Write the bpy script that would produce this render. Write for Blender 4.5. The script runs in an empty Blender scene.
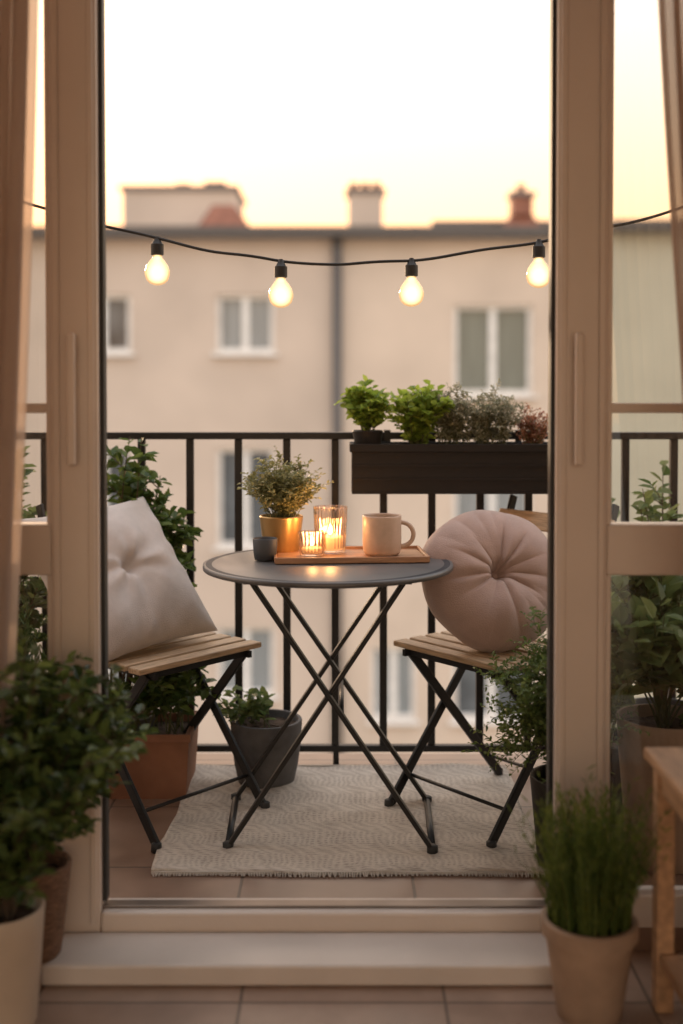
import bpy, math, random
from mathutils import Vector, Matrix, Quaternion
C = bpy.context.scene.collection
PI = math.pi

# ---------------------------------------------------------------- materials
def _n(nt, t, **k):
    n = nt.nodes.new(t)
    for a, b in k.items(): setattr(n, a, b)
    return n

def mat(name, col, rough=0.6, metal=0.0, nscale=8.0, namt=0.12, bump=0.0, bscale=60.0, spec=0.5, emit=None, estr=0.0, stretch=None, coat=0.0, sheen=0.0):
    m = bpy.data.materials.new(name); m.use_nodes = True
    nt = m.node_tree; b = nt.nodes["Principled BSDF"]
    tc = _n(nt, 'ShaderNodeTexCoord'); mp = _n(nt, 'ShaderNodeMapping')
    nt.links.new(tc.outputs['Object'], mp.inputs[0])
    if stretch: mp.inputs['Scale'].default_value = stretch
    nz = _n(nt, 'ShaderNodeTexNoise'); nz.inputs['Scale'].default_value = nscale; nz.inputs['Detail'].default_value = 6
    nt.links.new(mp.outputs[0], nz.inputs['Vector'])
    cr = _n(nt, 'ShaderNodeValToRGB')
    cr.color_ramp.elements[0].position = 0.3; cr.color_ramp.elements[1].position = 0.7
    cr.color_ramp.elements[0].color = [c*(1-namt) for c in col]+[1]
    cr.color_ramp.elements[1].color = [min(1, c*(1+namt)) for c in col]+[1]
    nt.links.new(nz.outputs['Fac'], cr.inputs[0]); nt.links.new(cr.outputs[0], b.inputs['Base Color'])
    b.inputs['Roughness'].default_value = rough; b.inputs['Metallic'].default_value = metal
    b.inputs['Specular IOR Level'].default_value = spec
    if coat: b.inputs['Coat Weight'].default_value = coat
    if sheen: b.inputs['Sheen Weight'].default_value = sheen
    if bump:
        n2 = _n(nt, 'ShaderNodeTexNoise'); n2.inputs['Scale'].default_value = bscale; n2.inputs['Detail'].default_value = 4
        nt.links.new(mp.outputs[0], n2.inputs['Vector'])
        bp = _n(nt, 'ShaderNodeBump'); bp.inputs['Strength'].default_value = bump; bp.inputs['Distance'].default_value = 0.01
        nt.links.new(n2.outputs['Fac'], bp.inputs['Height']); nt.links.new(bp.outputs[0], b.inputs['Normal'])
    if emit:
        b.inputs['Emission Color'].default_value = (*emit, 1); b.inputs['Emission Strength'].default_value = estr
    return m

def leafmat(name, c1, c2, trans=0.35, rough=0.45):
    m = bpy.data.materials.new(name); m.use_nodes = True
    nt = m.node_tree; b = nt.nodes["Principled BSDF"]; out = nt.nodes["Material Output"]
    g = _n(nt, 'ShaderNodeNewGeometry'); cr = _n(nt, 'ShaderNodeValToRGB')
    cr.color_ramp.elements[0].color = (*c1, 1); cr.color_ramp.elements[1].color = (*c2, 1)
    nt.links.new(g.outputs['Random Per Island'], cr.inputs[0])
    nt.links.new(cr.outputs[0], b.inputs['Base Color']); b.inputs['Roughness'].default_value = rough
    b.inputs['Specular IOR Level'].default_value = 0.35
    t = _n(nt, 'ShaderNodeBsdfTranslucent'); mx = _n(nt, 'ShaderNodeMixShader'); mx.inputs[0].default_value = trans
    hs = _n(nt, 'ShaderNodeHueSaturation'); hs.inputs['Value'].default_value = 1.6; hs.inputs['Hue'].default_value = 0.485
    nt.links.new(cr.outputs[0], hs.inputs['Color']); nt.links.new(hs.outputs[0], t.inputs['Color'])
    nt.links.new(b.outputs[0], mx.inputs[1]); nt.links.new(t.outputs[0], mx.inputs[2]); nt.links.new(mx.outputs[0], out.inputs[0])
    return m

def glassmat(name, tint=(1, 1, 1), refl=0.06, rough=0.02):
    m = bpy.data.materials.new(name); m.use_nodes = True
    nt = m.node_tree; nt.nodes.remove(nt.nodes["Principled BSDF"]); out = nt.nodes["Material Output"]
    tr = _n(nt, 'ShaderNodeBsdfTransparent'); tr.inputs[0].default_value = (*tint, 1)
    gl = _n(nt, 'ShaderNodeBsdfGlossy'); gl.inputs['Roughness'].default_value = rough
    lw = _n(nt, 'ShaderNodeLayerWeight'); lw.inputs[0].default_value = 0.25
    ma = _n(nt, 'ShaderNodeMath', operation='MULTIPLY_ADD'); ma.inputs[1].default_value = 0.6; ma.inputs[2].default_value = refl
    nt.links.new(lw.outputs['Fresnel'], ma.inputs[0])
    mx = _n(nt, 'ShaderNodeMixShader'); nt.links.new(ma.outputs[0], mx.inputs[0])
    nt.links.new(tr.outputs[0], mx.inputs[1]); nt.links.new(gl.outputs[0], mx.inputs[2]); nt.links.new(mx.outputs[0], out.inputs[0])
    return m

def tilemat(name, c1, c2, mortar, w=0.4, off=(0, 0, 0), rough=0.45, h=None):
    m = bpy.data.materials.new(name); m.use_nodes = True
    nt = m.node_tree; b = nt.nodes["Principled BSDF"]
    tc = _n(nt, 'ShaderNodeTexCoord'); mp = _n(nt, 'ShaderNodeMapping'); mp.inputs['Location'].default_value = off
    nt.links.new(tc.outputs['Object'], mp.inputs[0])
    br = _n(nt, 'ShaderNodeTexBrick'); br.offset = 0.0; br.inputs['Scale'].default_value = 1.0
    br.inputs['Brick Width'].default_value = w; br.inputs['Row Height'].default_value = h or w
    br.inputs['Mortar Size'].default_value = 0.004; br.inputs['Mortar Smooth'].default_value = 0.3
    br.inputs['Color1'].default_value = (*c1, 1); br.inputs['Color2'].default_value = (*c2, 1); br.inputs['Mortar'].default_value = (*mortar, 1)
    nt.links.new(mp.outputs[0], br.inputs['Vector'])
    nz = _n(nt, 'ShaderNodeTexNoise'); nz.inputs['Scale'].default_value = 9; nz.inputs['Detail'].default_value = 8
    nt.links.new(mp.outputs[0], nz.inputs['Vector'])
    mr = _n(nt, 'ShaderNodeMapRange'); mr.inputs['To Min'].default_value = 0.65; mr.inputs['To Max'].default_value = 1.35
    nt.links.new(nz.outputs['Fac'], mr.inputs['Value'])
    mx = _n(nt, 'ShaderNodeMix', data_type='RGBA', blend_type='MULTIPLY'); mx.inputs[0].default_value = 1
    nt.links.new(br.outputs['Color'], mx.inputs[6]); nt.links.new(mr.outputs[0], mx.inputs[7])
    nt.links.new(mx.outputs[2], b.inputs['Base Color'])
    b.inputs['Roughness'].default_value = rough
    bp = _n(nt, 'ShaderNodeBump'); bp.inputs['Strength'].default_value = 0.5; bp.inputs['Distance'].default_value = 0.004; bp.invert = True
    nt.links.new(br.outputs['Fac'], bp.inputs['Height']); nt.links.new(bp.outputs[0], b.inputs['Normal'])
    return m

M = {}
M['frame'] = mat('painted_frame', (0.66, 0.56, 0.49), 0.35, nscale=3, namt=0.06, bump=0.05, bscale=90)
M['gasket'] = mat('rubber_gasket', (0.02, 0.02, 0.02), 0.6)
M['sill'] = mat('painted_sill', (0.64, 0.56, 0.50), 0.35, nscale=4, namt=0.10, bump=0.05, bscale=40)
M['plaster'] = mat('room_plaster', (0.60, 0.47, 0.37), 0.9, nscale=2, namt=0.05, bump=0.1, bscale=40)
M['black'] = mat('black_metal', (0.012, 0.012, 0.013), 0.45, 0.0, nscale=30, namt=0.3, bump=0.05, bscale=200, spec=0.35)
M['glass'] = glassmat('window_glass', (0.96, 0.96, 0.95), 0.04)
M['wood'] = mat('slat_wood', (0.48, 0.34, 0.215), 0.5, nscale=14, namt=0.34, stretch=(14, 1, 14), bump=0.2, bscale=25)
M['traywood'] = mat('tray_wood', (0.36, 0.19, 0.105), 0.4, nscale=8, namt=0.25, stretch=(1.5, 14, 10), bump=0.08, bscale=20)
M['shelfwood'] = mat('shelf_wood', (0.46, 0.27, 0.15), 0.45, nscale=7, namt=0.25, stretch=(10, 1.5, 10), bump=0.08, bscale=20)
M['top'] = mat('table_enamel', (0.036, 0.039, 0.047), 0.5, 0.0, nscale=20, namt=0.25, spec=0.13)
M['rim'] = mat('table_rim', (0.13, 0.13, 0.135), 0.4, 0.4)
M['linen'] = mat('cushion_linen', (0.54, 0.49, 0.465), 0.95, nscale=30, namt=0.06, bump=0.4, bscale=350, sheen=0.2)
M['pink'] = mat('cushion_velvet', (0.40, 0.285, 0.25), 0.85, nscale=20, namt=0.08, bump=0.3, bscale=300, sheen=0.3)
M['gold'] = mat('brass_pot', (0.46, 0.29, 0.12), 0.38, 0.8, nscale=12, namt=0.1)
M['slate'] = mat('slate_cup', (0.05, 0.055, 0.065), 0.6)
M['mug'] = mat('mug_ceramic', (0.53, 0.385, 0.30), 0.4, nscale=60, namt=0.06)
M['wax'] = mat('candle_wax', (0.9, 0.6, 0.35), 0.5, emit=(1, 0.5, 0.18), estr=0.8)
M['flame'] = mat('candle_flame', (1, 0.7, 0.3), 0.5, emit=(1, 0.66, 0.3), estr=16)
M['cglass'] = glassmat('candle_glass', (1, 0.94, 0.88), 0.07, 0.05)
M['planter'] = mat('planter_plastic', (0.012, 0.010, 0.010), 0.55, bump=0.1, bscale=50, spec=0.3)
M['greypot'] = mat('concrete_pot', (0.085, 0.085, 0.09), 0.75, nscale=25, namt=0.2, bump=0.2)
M['white'] = mat('cream_pot', (0.50, 0.40, 0.31), 0.55, nscale=10, namt=0.08, bump=0.1, bscale=30)
M['tanpot'] = mat('tan_pot', (0.36, 0.245, 0.17), 0.65, nscale=14, namt=0.16, bump=0.15)
M['wicker'] = mat('wicker', (0.20, 0.11, 0.065), 0.8, nscale=60, namt=0.4, stretch=(1, 1, 4), bump=0.8, bscale=90)
M['crate'] = mat('terracotta_box', (0.25, 0.115, 0.065), 0.75, nscale=9, namt=0.2, bump=0.15)
M['soil'] = mat('soil', (0.06, 0.035, 0.02), 0.95, nscale=40, namt=0.5, bump=1, bscale=80)
M['stem'] = mat('plant_stem', (0.08, 0.09, 0.03), 0.7)
M['bark'] = mat('woody_stem', (0.09, 0.06, 0.035), 0.8)
M['cable'] = mat('cable_rubber', (0.015, 0.015, 0.015), 0.6)
M['floor'] = tilemat('balcony_tile', (0.27, 0.17, 0.12), (0.22, 0.135, 0.095), (0.11, 0.075, 0.055), 0.405, (0.236, 0.07, 0), 0.35)
M['indoor'] = tilemat('indoor_tile', (0.37, 0.255, 0.19), (0.32, 0.215, 0.16), (0.15, 0.105, 0.08), 0.405, (0.2, 0.19, 0), 0.32)
M['bounce_ground'] = mat('pale_bounce_ground', (0.27, 0.25, 0.22), 0.9, nscale=0.4)  # unseen ground, made pale to bounce light up onto the facades
bm = bpy.data.materials.new('bulb_glass'); bm.use_nodes = True
nt = bm.node_tree; b = nt.nodes["Principled BSDF"]; b.inputs['Roughness'].default_value = 0.1; b.inputs['Base Color'].default_value = (0.5, 0.35, 0.2, 1)
lw = _n(nt, 'ShaderNodeLayerWeight'); lw.inputs[0].default_value = 0.5
cr = _n(nt, 'ShaderNodeValToRGB'); cr.color_ramp.elements[0].position = 0.1; cr.color_ramp.elements[1].position = 0.85
cr.color_ramp.elements[0].color = (1.0, 0.80, 0.45, 1); cr.color_ramp.elements[1].color = (0.85, 0.42, 0.13, 1)
mr = _n(nt, 'ShaderNodeMapRange'); mr.inputs['From Min'].default_value = 0; mr.inputs['From Max'].default_value = 0.6; mr.inputs['To Min'].default_value = 2.3; mr.inputs['To Max'].default_value = 0.75
nt.links.new(lw.outputs['Facing'], cr.inputs[0]); nt.links.new(lw.outputs['Facing'], mr.inputs['Value'])
nt.links.new(cr.outputs[0], b.inputs['Emission Color']); nt.links.new(mr.outputs[0], b.inputs['Emission Strength'])
M['bulbglass'] = bm
L = {}
L['basil'] = leafmat('basil_leaf', (0.12, 0.20, 0.025), (0.30, 0.40, 0.07))
L['dark'] = leafmat('dark_leaf', (0.02, 0.045, 0.015), (0.09, 0.13, 0.035), 0.25)
L['indoor'] = leafmat('glossy_leaf', (0.026, 0.052, 0.015), (0.15, 0.20, 0.055), 0.3, 0.33)
L['mid'] = leafmat('mid_leaf', (0.035, 0.075, 0.018), (0.12, 0.17, 0.042), 0.3)
L['fern'] = leafmat('fern_leaf', (0.06, 0.11, 0.025), (0.17, 0.22, 0.065), 0.35)
L['light'] = leafmat('light_leaf', (0.06, 0.11, 0.035), (0.19, 0.24, 0.09), 0.35)
L['grey'] = leafmat('grey_leaf', (0.14, 0.16, 0.10), (0.40, 0.38, 0.28), 0.3)
L['dry'] = leafmat('dry_leaf', (0.15, 0.16, 0.055), (0.36, 0.34, 0.17), 0.3)
L['red'] = leafmat('red_leaf', (0.22, 0.08, 0.05), (0.38, 0.22, 0.12), 0.3)
L['grass'] = leafmat('grass_leaf', (0.04, 0.08, 0.015), (0.17, 0.21, 0.05), 0.3)

# ---------------------------------------------------------------- geometry
class G:
    def __init__(s): s.v = []; s.f = []
    def add(s, v, f):
        o = len(s.v); s.v += [tuple(p) for p in v]; s.f += [tuple(i+o for i in q) for q in f]; return s
    def box(s, x0, x1, y0, y1, z0, z1, mtx=None):
        v = [Vector((x, y, z)) for z in (z0, z1) for y in (y0, y1) for x in (x0, x1)]
        if mtx: v = [mtx @ p for p in v]
        return s.add(v, [(0, 2, 3, 1), (4, 5, 7, 6), (0, 1, 5, 4), (2, 6, 7, 3), (0, 4, 6, 2), (1, 3, 7, 5)])
    def bar(s, a, b, w, h, up=(0, 0, 1)):
        a = Vector(a); b = Vector(b); d = (b-a); l = d.length; d.normalize(); u = Vector(up)
        x = d.cross(u)
        if x.length < 1e-4: x = d.cross(Vector((0, 1, 0)))
        x.normalize(); u = x.cross(d)
        v = [p+x*sx*w/2+u*su*h/2 for p in (a, b) for su in (-1, 1) for sx in (-1, 1)]
        return s.add(v, [(0, 2, 3, 1), (4, 5, 7, 6), (0, 1, 5, 4), (2, 6, 7, 3), (0, 4, 6, 2), (1, 3, 7, 5)])
    def tube(s, pts, r, n=8, cap=True):
        pts = [Vector(p) for p in pts]; v = []; f = []; m = len(pts)
        rs = r if isinstance(r, (list, tuple)) else [r]*m
        ref = Vector((0.123, 0.31, 0.9)).normalized()
        for i, p in enumerate(pts):
            t = (pts[min(i+1, m-1)]-pts[max(i-1, 0)]).normalized()
            x = t.cross(ref); 
            if x.length < 1e-3: x = t.cross(Vector((1, 0, 0)))
            x.normalize(); y = t.cross(x)
            for k in range(n):
                a = 2*PI*k/n; v.append(p+(x*math.cos(a)+y*math.sin(a))*rs[i])
        for i in range(m-1):
            for k in range(n):
                f.append((i*n+k, i*n+(k+1) % n, (i+1)*n+(k+1) % n, (i+1)*n+k))
        if cap: f.append(tuple(range(n-1, -1, -1))); f.append(tuple((m-1)*n+k for k in range(n)))
        return s.add(v, f)
    def lathe(s, prof, n=40, c=(0, 0, 0), rib=0, ribamt=0):
        v = []; f = []; m = len(prof)
        for r, z in prof:
            for k in range(n):
                a = 2*PI*k/n; rr = r*(1+ribamt*math.cos(rib*a)) if rib else r
                v.append((c[0]+rr*math.cos(a), c[1]+rr*math.sin(a), c[2]+z))
        for i in range(m-1):
            for k in range(n):
                f.append((i*n+k, i*n+(k+1) % n, (i+1)*n+(k+1) % n, (i+1)*n+k))
        f.append(tuple(range(n-1, -1, -1))); f.append(tuple((m-1)*n+k for k in range(n)))
        return s.add(v, f)

def obj(name, g, m, parent=None, loc=(0, 0, 0), smooth=False, bevel=0, label=None, cat=None, solid=0):
    me = bpy.data.meshes.new(name); me.from_pydata(g.v, [], g.f); me.update()
    me.materials.append(m)
    o = bpy.data.objects.new(name, me); C.objects.link(o); o.location = loc
    if parent: o.parent = parent
    if smooth:
        for p in me.polygons: p.use_smooth = True
    if smooth == 'auto':
        me.set_sharp_from_angle(angle=math.radians(40))
    if bevel:
        b = o.modifiers.new('bevel', 'BEVEL'); b.width = bevel; b.segments = 2; b.limit_method = 'ANGLE'
    if label: o['label'] = label
    if cat: o['category'] = cat
    return o

def thing(name, label, cat, loc=(0, 0, 0), rz=0, group=None):
    e = bpy.data.objects.new(name, None); C.objects.link(e); e.location = loc; e.rotation_euler = (0, 0, rz)
    e.empty_display_size = 0.05; e['label'] = label; e['category'] = cat
    if group: e['group'] = group
    return e

# ---------------------------------------------------------------- foliage
def leaf(g, p, d, nrm, l, w):
    d = d.normalized(); x = d.cross(nrm)
    if x.length < 1e-3: return
    x.normalize(); n = x.cross(d)
    v = [p, p+d*l*0.33-x*w*0.48+n*w*0.15, p+d*l*0.72-x*w*0.36+n*w*0.08, p+d*l-n*l*0.12, p+d*l*0.72+x*w*0.36+n*w*0.08, p+d*l*0.33+x*w*0.48+n*w*0.15]
    g.add(v, [(0, 3, 2, 1), (0, 5, 4, 3)])

def rv(r): return Vector((r.uniform(-1, 1), r.uniform(-1, 1), r.uniform(-1, 1)))

def grow(seed, stems, height, spread, ll, lw, per=14, twigs=2, start=0.25, lean=(0, 0), base=(0, 0, 0), hvar=0.35, sr=0.0022, basespread=0.015, up=0.35, twl=0.22, arch=0.0, rad_fall=0.35, flat=1.0):
    r = random.Random(seed); gl = G(); gs = G(); B = Vector(base)
    def run(p0, p1, p2, n, rad, st):
        pts = [(p0*(1-t)**2+p1*2*t*(1-t)+p2*t*t) for t in [i/6 for i in range(7)]]
        gs.tube(pts, [rad*(1-0.6*i/6) for i in range(7)], 5, False)
        az = r.uniform(0, 6.28)
        for i in range(n):
            t = st+(1-st)*(i+r.random()*0.7)/n; t = min(t, 1)
            p = p0*(1-t)**2+p1*2*t*(1-t)+p2*t*t
            tan = ((p1-p0)*(1-t)+(p2-p1)*t).normalized()
            az += 2.4+r.uniform(-0.4, 0.4)
            side = Vector((math.cos(az), math.sin(az), 0))
            side = (side-tan*side.dot(tan)); 
            d = side+tan*r.uniform(0.1, 0.9)+Vector((0, 0, up*r.uniform(-0.6, 1)))+rv(r)*0.25
            s = r.uniform(0.6, 1.15)*(1-0.25*t)
            leaf(gl, p, d, Vector((0, 0, 1))+rv(r)*0.6, ll*s, lw*s)
    for _ in range(stems):
        a = r.uniform(0, 2*PI); q = math.sqrt(r.random()); rad = spread*q
        h = height*(1-r.random()*hvar)*(1-rad_fall*q*q)
        bx = r.uniform(-1, 1)*basespread; by = r.uniform(-1, 1)*basespread*flat
        p0 = B+Vector((bx, by, 0)); p2 = B+Vector((rad*math.cos(a)+lean[0], rad*math.sin(a)*flat+lean[1], h-arch*rad))
        p1 = B+Vector((bx+rad*0.3*math.cos(a)+lean[0]*0.3, by+rad*0.3*math.sin(a)*flat+lean[1]*0.3, h*0.65+arch*rad*0.8))
        run(p0, p1, p2, per, sr, start)
        for _t in range(twigs):
            t = r.uniform(0.3, 0.95); q0 = p0*(1-t)**2+p1*2*t*(1-t)+p2*t*t
            dd = rv(r); dd.z = abs(dd.z)*0.8; dd.y *= flat; dd.normalize(); ln = height*twl*r.uniform(0.5, 1.2)
            run(q0, q0+dd*ln*0.5+Vector((0, 0, ln*0.1)), q0+dd*ln, max(3, per//2), sr*0.6, 0.15)
    return gl, gs

def blades(seed, n, r0, r1, h, w, needles=0, nl=0.02, base=(0, 0, 0)):
    r = random.Random(seed); g = G(); B = Vector(base)
    for _ in range(n):
        a = r.uniform(0, 2*PI); q = math.sqrt(r.random()); hh = h*r.uniform(0.5, 1.05)*(1-0.2*q)
        d = Vector((math.cos(a), math.sin(a), 0)); p0 = B+d*q*r0; p2 = p0+d*(q*r1*r.uniform(0.2, 1.5))+Vector((0, 0, hh))+rv(r)*0.014
        p1 = p0+Vector((0, 0, hh*0.6))
        x = Vector((r.uniform(-1, 1), r.uniform(-1, 1), 0)).normalized()
        pts = [(p0*(1-t)**2+p1*2*t*(1-t)+p2*t*t) for t in (0, .3, .6, .85)]
        v = []
        for i, p in enumerate(pts):
            ww = w*(1, .95, .7, .4)[i]; v += [p-x*ww/2, p+x*ww/2]
        v.append(p2)
        g.add(v, [(0, 1, 3, 2), (2, 3, 5, 4), (4, 5, 7, 6), (6, 7, 8)])
        for i in range(needles):
            t = r.uniform(0.12, 1); p = p0*(1-t)**2+p1*2*t*(1-t)+p2*t*t
            dd = rv(r)*0.8; dd.z = abs(dd.z)+0.4
            leaf(g, p, dd, rv(r), nl*r.uniform(.6, 1.2), nl*0.16)
    return g

def potprof(rt, rb, h, t=0.008, rim=0.0, rimh=0.02):
    p = [(rb*0.94, 0), (rb, 0.004)]
    for i in range(1, 6):
        k = i/6; p.append((rb+(rt-rb)*k, h*k))
    if rim: p += [(rt, h-rimh), (rt+rim, h-rimh+0.001), (rt+rim, h-0.003), (rt+rim-0.003, h)]
    else: p += [(rt, h-0.003), (rt-0.002, h)]
    p += [(rt-t, h), (rt-t-0.002, h-0.004), (rt-t-0.004, h-0.03), (rt*0.8, h-0.034)]
    return p

def potted(name, label, loc, pot, geo, lm, sm, soilh, soilr, cat='potted plant', potm=None, rz=0):
    e = thing(name, label, cat, loc, rz)
    obj('pot', pot, potm, e, smooth='auto')
    sg = G(); r = random.Random(5); n = 28
    v = [(0, 0, soilh+0.006)]; f = []
    for ring, k in ((1, 0.5), (2, 1.0)):
        for i in range(n):
            a = 2*PI*i/n; v.append((soilr*k*math.cos(a), soilr*k*math.sin(a), soilh+r.uniform(-.003, .004)))
    for i in range(n):
        f.append((0, 1+i, 1+(i+1) % n)); f.append((1+i, 1+n+i, 1+n+(i+1) % n, 1+(i+1) % n))
    sg.add(v, f); obj('soil', sg, M['soil'], e)
    gl, gs = geo
    obj('foliage', gl, lm, e)
    if gs: obj('stem', gs, sm, e, smooth=True)
    return e

# ================================================================= SETTING
g = G(); g.add([(-400, -400, -10), (400, -400, -10), (400, 400, -10), (-400, 400, -10)], [(0, 1, 2, 3)])
o = obj('ground', g, M['bounce_ground']); o['kind'] = 'structure'
g = G().box(-2.2, 2.2, 2.452, 3.64, -0.2, 0)
o = obj('balcony_floor', g, M['floor']); o['kind'] = 'structure'
g = G().box(-2.0, 2.0, -2.5, 2.45, -0.25, -0.05)
o = obj('indoor_floor', g, M['indoor']); o['kind'] = 'structure'
obj('room_wall', G().box(-2.1, -2.0, -2.5, 2.45, -0.25, 2.65), M['plaster'], label='plain warm plaster side wall of the room', cat='wall')
obj('room_wall', G().box(2.0, 2.1, -2.5, 2.45, -0.25, 2.65), M['plaster'], label='plain warm plaster side wall of the room', cat='wall')
obj('room_wall', G().box(-2.1, -1.36, 2.452, 2.6, 0.002, 2.65).box(1.30, 2.1, 2.452, 2.6, 0.002, 2.65).box(-1.36, 1.30, 2.452, 2.6, 2.47, 2.65), M['plaster'], label='warm plaster wall around the balcony door opening', cat='wall')
obj('room_ceiling', G().box(-2.1, 2.1, -2.5, 2.6, 2.652, 2.8), M['plaster'], label='plain warm plaster ceiling of the room', cat='ceiling')

# ---------------- rug
g = G(); nx, ny = 90, 60; r = random.Random(2)
x0, x1, y0, y1 = -0.455, 0.50, 2.72, 3.50
v = []
for j in range(ny+1):
    for i in range(nx+1):
        u = i/nx; w = j/ny; x = x0+(x1-x0)*u; y = y0+(y1-y0)*w
        x += 0.006*math.sin(w*9)*(1-2*u)*-1; y += 0.004*math.sin(u*11)+0.002*math.sin(u*31)
        z = 0.010+0.0028*math.sin(x*23+y*9)+0.002*math.sin(y*41+x*7)
        v.append((x, y, z))
f = [(j*(nx+1)+i, j*(nx+1)+i+1, (j+1)*(nx+1)+i+1, (j+1)*(nx+1)+i) for j in range(ny) for i in range(nx)]
g.add(v, f)
rugm = bpy.data.materials.new('woven_rug'); rugm.use_nodes = True
nt = rugm.node_tree; b = nt.nodes["Principled BSDF"]; b.inputs['Roughness'].default_value = 0.95
tc = _n(nt, 'ShaderNodeTexCoord')
def wave(axis, sc, dist, det=2):
    w_ = _n(nt, 'ShaderNodeTexWave', wave_type='BANDS', bands_direction=axis); w_.inputs['Scale'].default_value = sc
    w_.inputs['Distortion'].default_value = dist; w_.inputs['Detail'].default_value = det; nt.links.new(tc.outputs['Object'], w_.inputs['Vector']); return w_
def mth(op, a, b_):
    m_ = _n(nt, 'ShaderNodeMath', operation=op)
    for i, q in enumerate((a, b_)):
        if isinstance(q, (int, float)): m_.inputs[i].default_value = q
        else: nt.links.new(q, m_.inputs[i])
    return m_.outputs[0]
w1 = wave('Y', 30, 6.0, 5); w2 = wave('X', 20, 8.0, 5); wb = wave('Y', 2.2, 0.8, 2); wt = wave('X', 70, 0.6, 1); wd = wave('DIAGONAL', 16, 7.0, 5)
nz = _n(nt, 'ShaderNodeTexNoise'); nz.inputs['Scale'].default_value = 140; nz.inputs['Detail'].default_value = 4
nb = _n(nt, 'ShaderNodeTexNoise'); nb.inputs['Scale'].default_value = 14; nb.inputs['Detail'].default_value = 8
for q in (nz, nb): nt.links.new(tc.outputs['Object'], q.inputs['Vector'])
lace = mth('MULTIPLY', w1.outputs['Fac'], w2.outputs['Fac'])
dia = mth('MULTIPLY', wd.outputs['Fac'], w1.outputs['Fac'])
bandf = mth('GREATER_THAN', wb.outputs['Fac'], 0.5)
pat = mth('ADD', mth('MULTIPLY', lace, bandf), mth('MULTIPLY', dia, mth('SUBTRACT', 1.0, bandf)))
h_ = mth('ADD', mth('MULTIPLY', pat, 0.42), mth('ADD', mth('MULTIPLY', nz.outputs['Fac'], 0.4), mth('MULTIPLY', nb.outputs['Fac'], 0.6)))
cr = _n(nt, 'ShaderNodeValToRGB'); cr.color_ramp.elements[0].position = 0.42; cr.color_ramp.elements[1].position = 0.95
cr.color_ramp.elements[0].color = (0.66, 0.585, 0.505, 1); cr.color_ramp.elements[1].color = (0.38, 0.32, 0.27, 1)
nt.links.new(h_, cr.inputs[0]); nt.links.new(cr.outputs[0], b.inputs['Base Color'])
bp = _n(nt, 'ShaderNodeBump'); bp.inputs['Strength'].default_value = 0.7; bp.inputs['Distance'].default_value = 0.004
nt.links.new(mth('ADD', h_, mth('MULTIPLY', wt.outputs['Fac'], 0.15)), bp.inputs['Height']); nt.links.new(bp.outputs[0], b.inputs['Normal'])
rug = obj('rug', g, rugm, smooth=True, label='pale beige woven rug lying on the balcony tiles', cat='rug')
sm = rug.modifiers.new('thick', 'SOLIDIFY'); sm.thickness = 0.006
fm = mat('rug_fringe', (0.55, 0.49, 0.43), 0.95)
for yy, s in ((y0, -1), (y1, 1)):
    g = G()
    g.bar((x0, yy, 0.006), (x1, yy, 0.006), 0.006, 0.006)
    for i in range(150):
        x = x0+0.004+(x1-x0-0.008)*i/149; dy = 0.004*math.sin((x-x0)/(x1-x0)*11)
        g.tube([(x, yy+dy, 0.008), (x+r.uniform(-.004, .004), yy+s*0.014+dy, 0.003)], 0.0016, 4)
    obj('fringe', g, fm, rug)

# ---------------- balcony door leaves
def leaf_door(xa, xb, side, label, sw):
    e = thing('balcony_door', label, 'door', (0, 2.45, -0.05), group='balcony door leaves')
    ztop = 2.45
    if side > 0: s0, s1 = xb-sw, xb
    else: s0, s1 = xa, xa+sw
    obj('stile', G().box(s0, s1, 0.0, 0.06, 0.0, ztop), M['frame'], e, bevel=0.006)
    for m0, m1 in ((s0+0.007, s0+0.021), (s1-0.021, s1-0.007)):
        obj('moulding', G().box(m0, m1, -0.006, -0.0003, 0.06, ztop-0.01), M['frame'], e, bevel=0.003)
    gx = s0 if side > 0 else s1
    obj('bead', G().box(gx-0.012 if side > 0 else gx+0.0005, gx-0.0005 if side > 0 else gx+0.012, 0.012, 0.048, 0.12, ztop-0.1), M['frame'], e, bevel=0.003)
    o0, o1 = (xa, xa+0.1) if side > 0 else (xb-0.1, xb)
    obj('stile', G().box(o0, o1, 0.0, 0.06, 0.0, ztop), M['frame'], e, bevel=0.006)
    p0, p1 = (o1, s0) if side > 0 else (s1, o0)
    for z0, z1 in ((0.0, 0.12), (0.812, 0.922), (ztop-0.1, ztop)):
        obj('rail', G().box(p0+0.0003, p1-0.0003, 0.003, 0.057, z0, z1), M['frame'], e, bevel=0.005)
    obj('glazing_bar', G().box(p0+0.0003, p1-0.0003, 0.015, 0.045, 1.16, 1.182), M['frame'], e, bevel=0.004)
    for z0, z1 in ((0.12, 0.812), (0.922, 1.16), (1.182, ztop-0.1)):
        obj('glass_pane', G().box(p0, p1, 0.028, 0.032, z0, z1), M['glass'], e)
    ge = s1 if side > 0 else s0
    obj('gasket', G().box(ge+0.0005 if side > 0 else ge-0.009, ge+0.009 if side > 0 else ge-0.0005, 0.02, 0.05, 0.1, ztop), M['gasket'], e)
    hx = (s0+s1)/2+(0.0 if side > 0 else -0.012)
    obj('handle', G().box(hx-0.009, hx+0.009, -0.034, -0.018, 1.05, 1.33).box(hx-0.006, hx+0.006, -0.0185, -0.0005, 1.075, 1.10).box(hx-0.006, hx+0.006, -0.0185, -0.0005, 1.28, 1.305), M['frame'], e, bevel=0.005)
    return e
leaf_door(-1.35, -0.519, 1, 'cream painted glazed balcony door leaf slid open', 0.102)
leaf_door(0.458, 1.29, -1, 'cream painted glazed balcony door leaf, plants behind its glass', 0.11)
e = thing('door_threshold', 'pale painted door threshold with metal track strip', 'threshold', (0, 2.45, 0))
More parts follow.
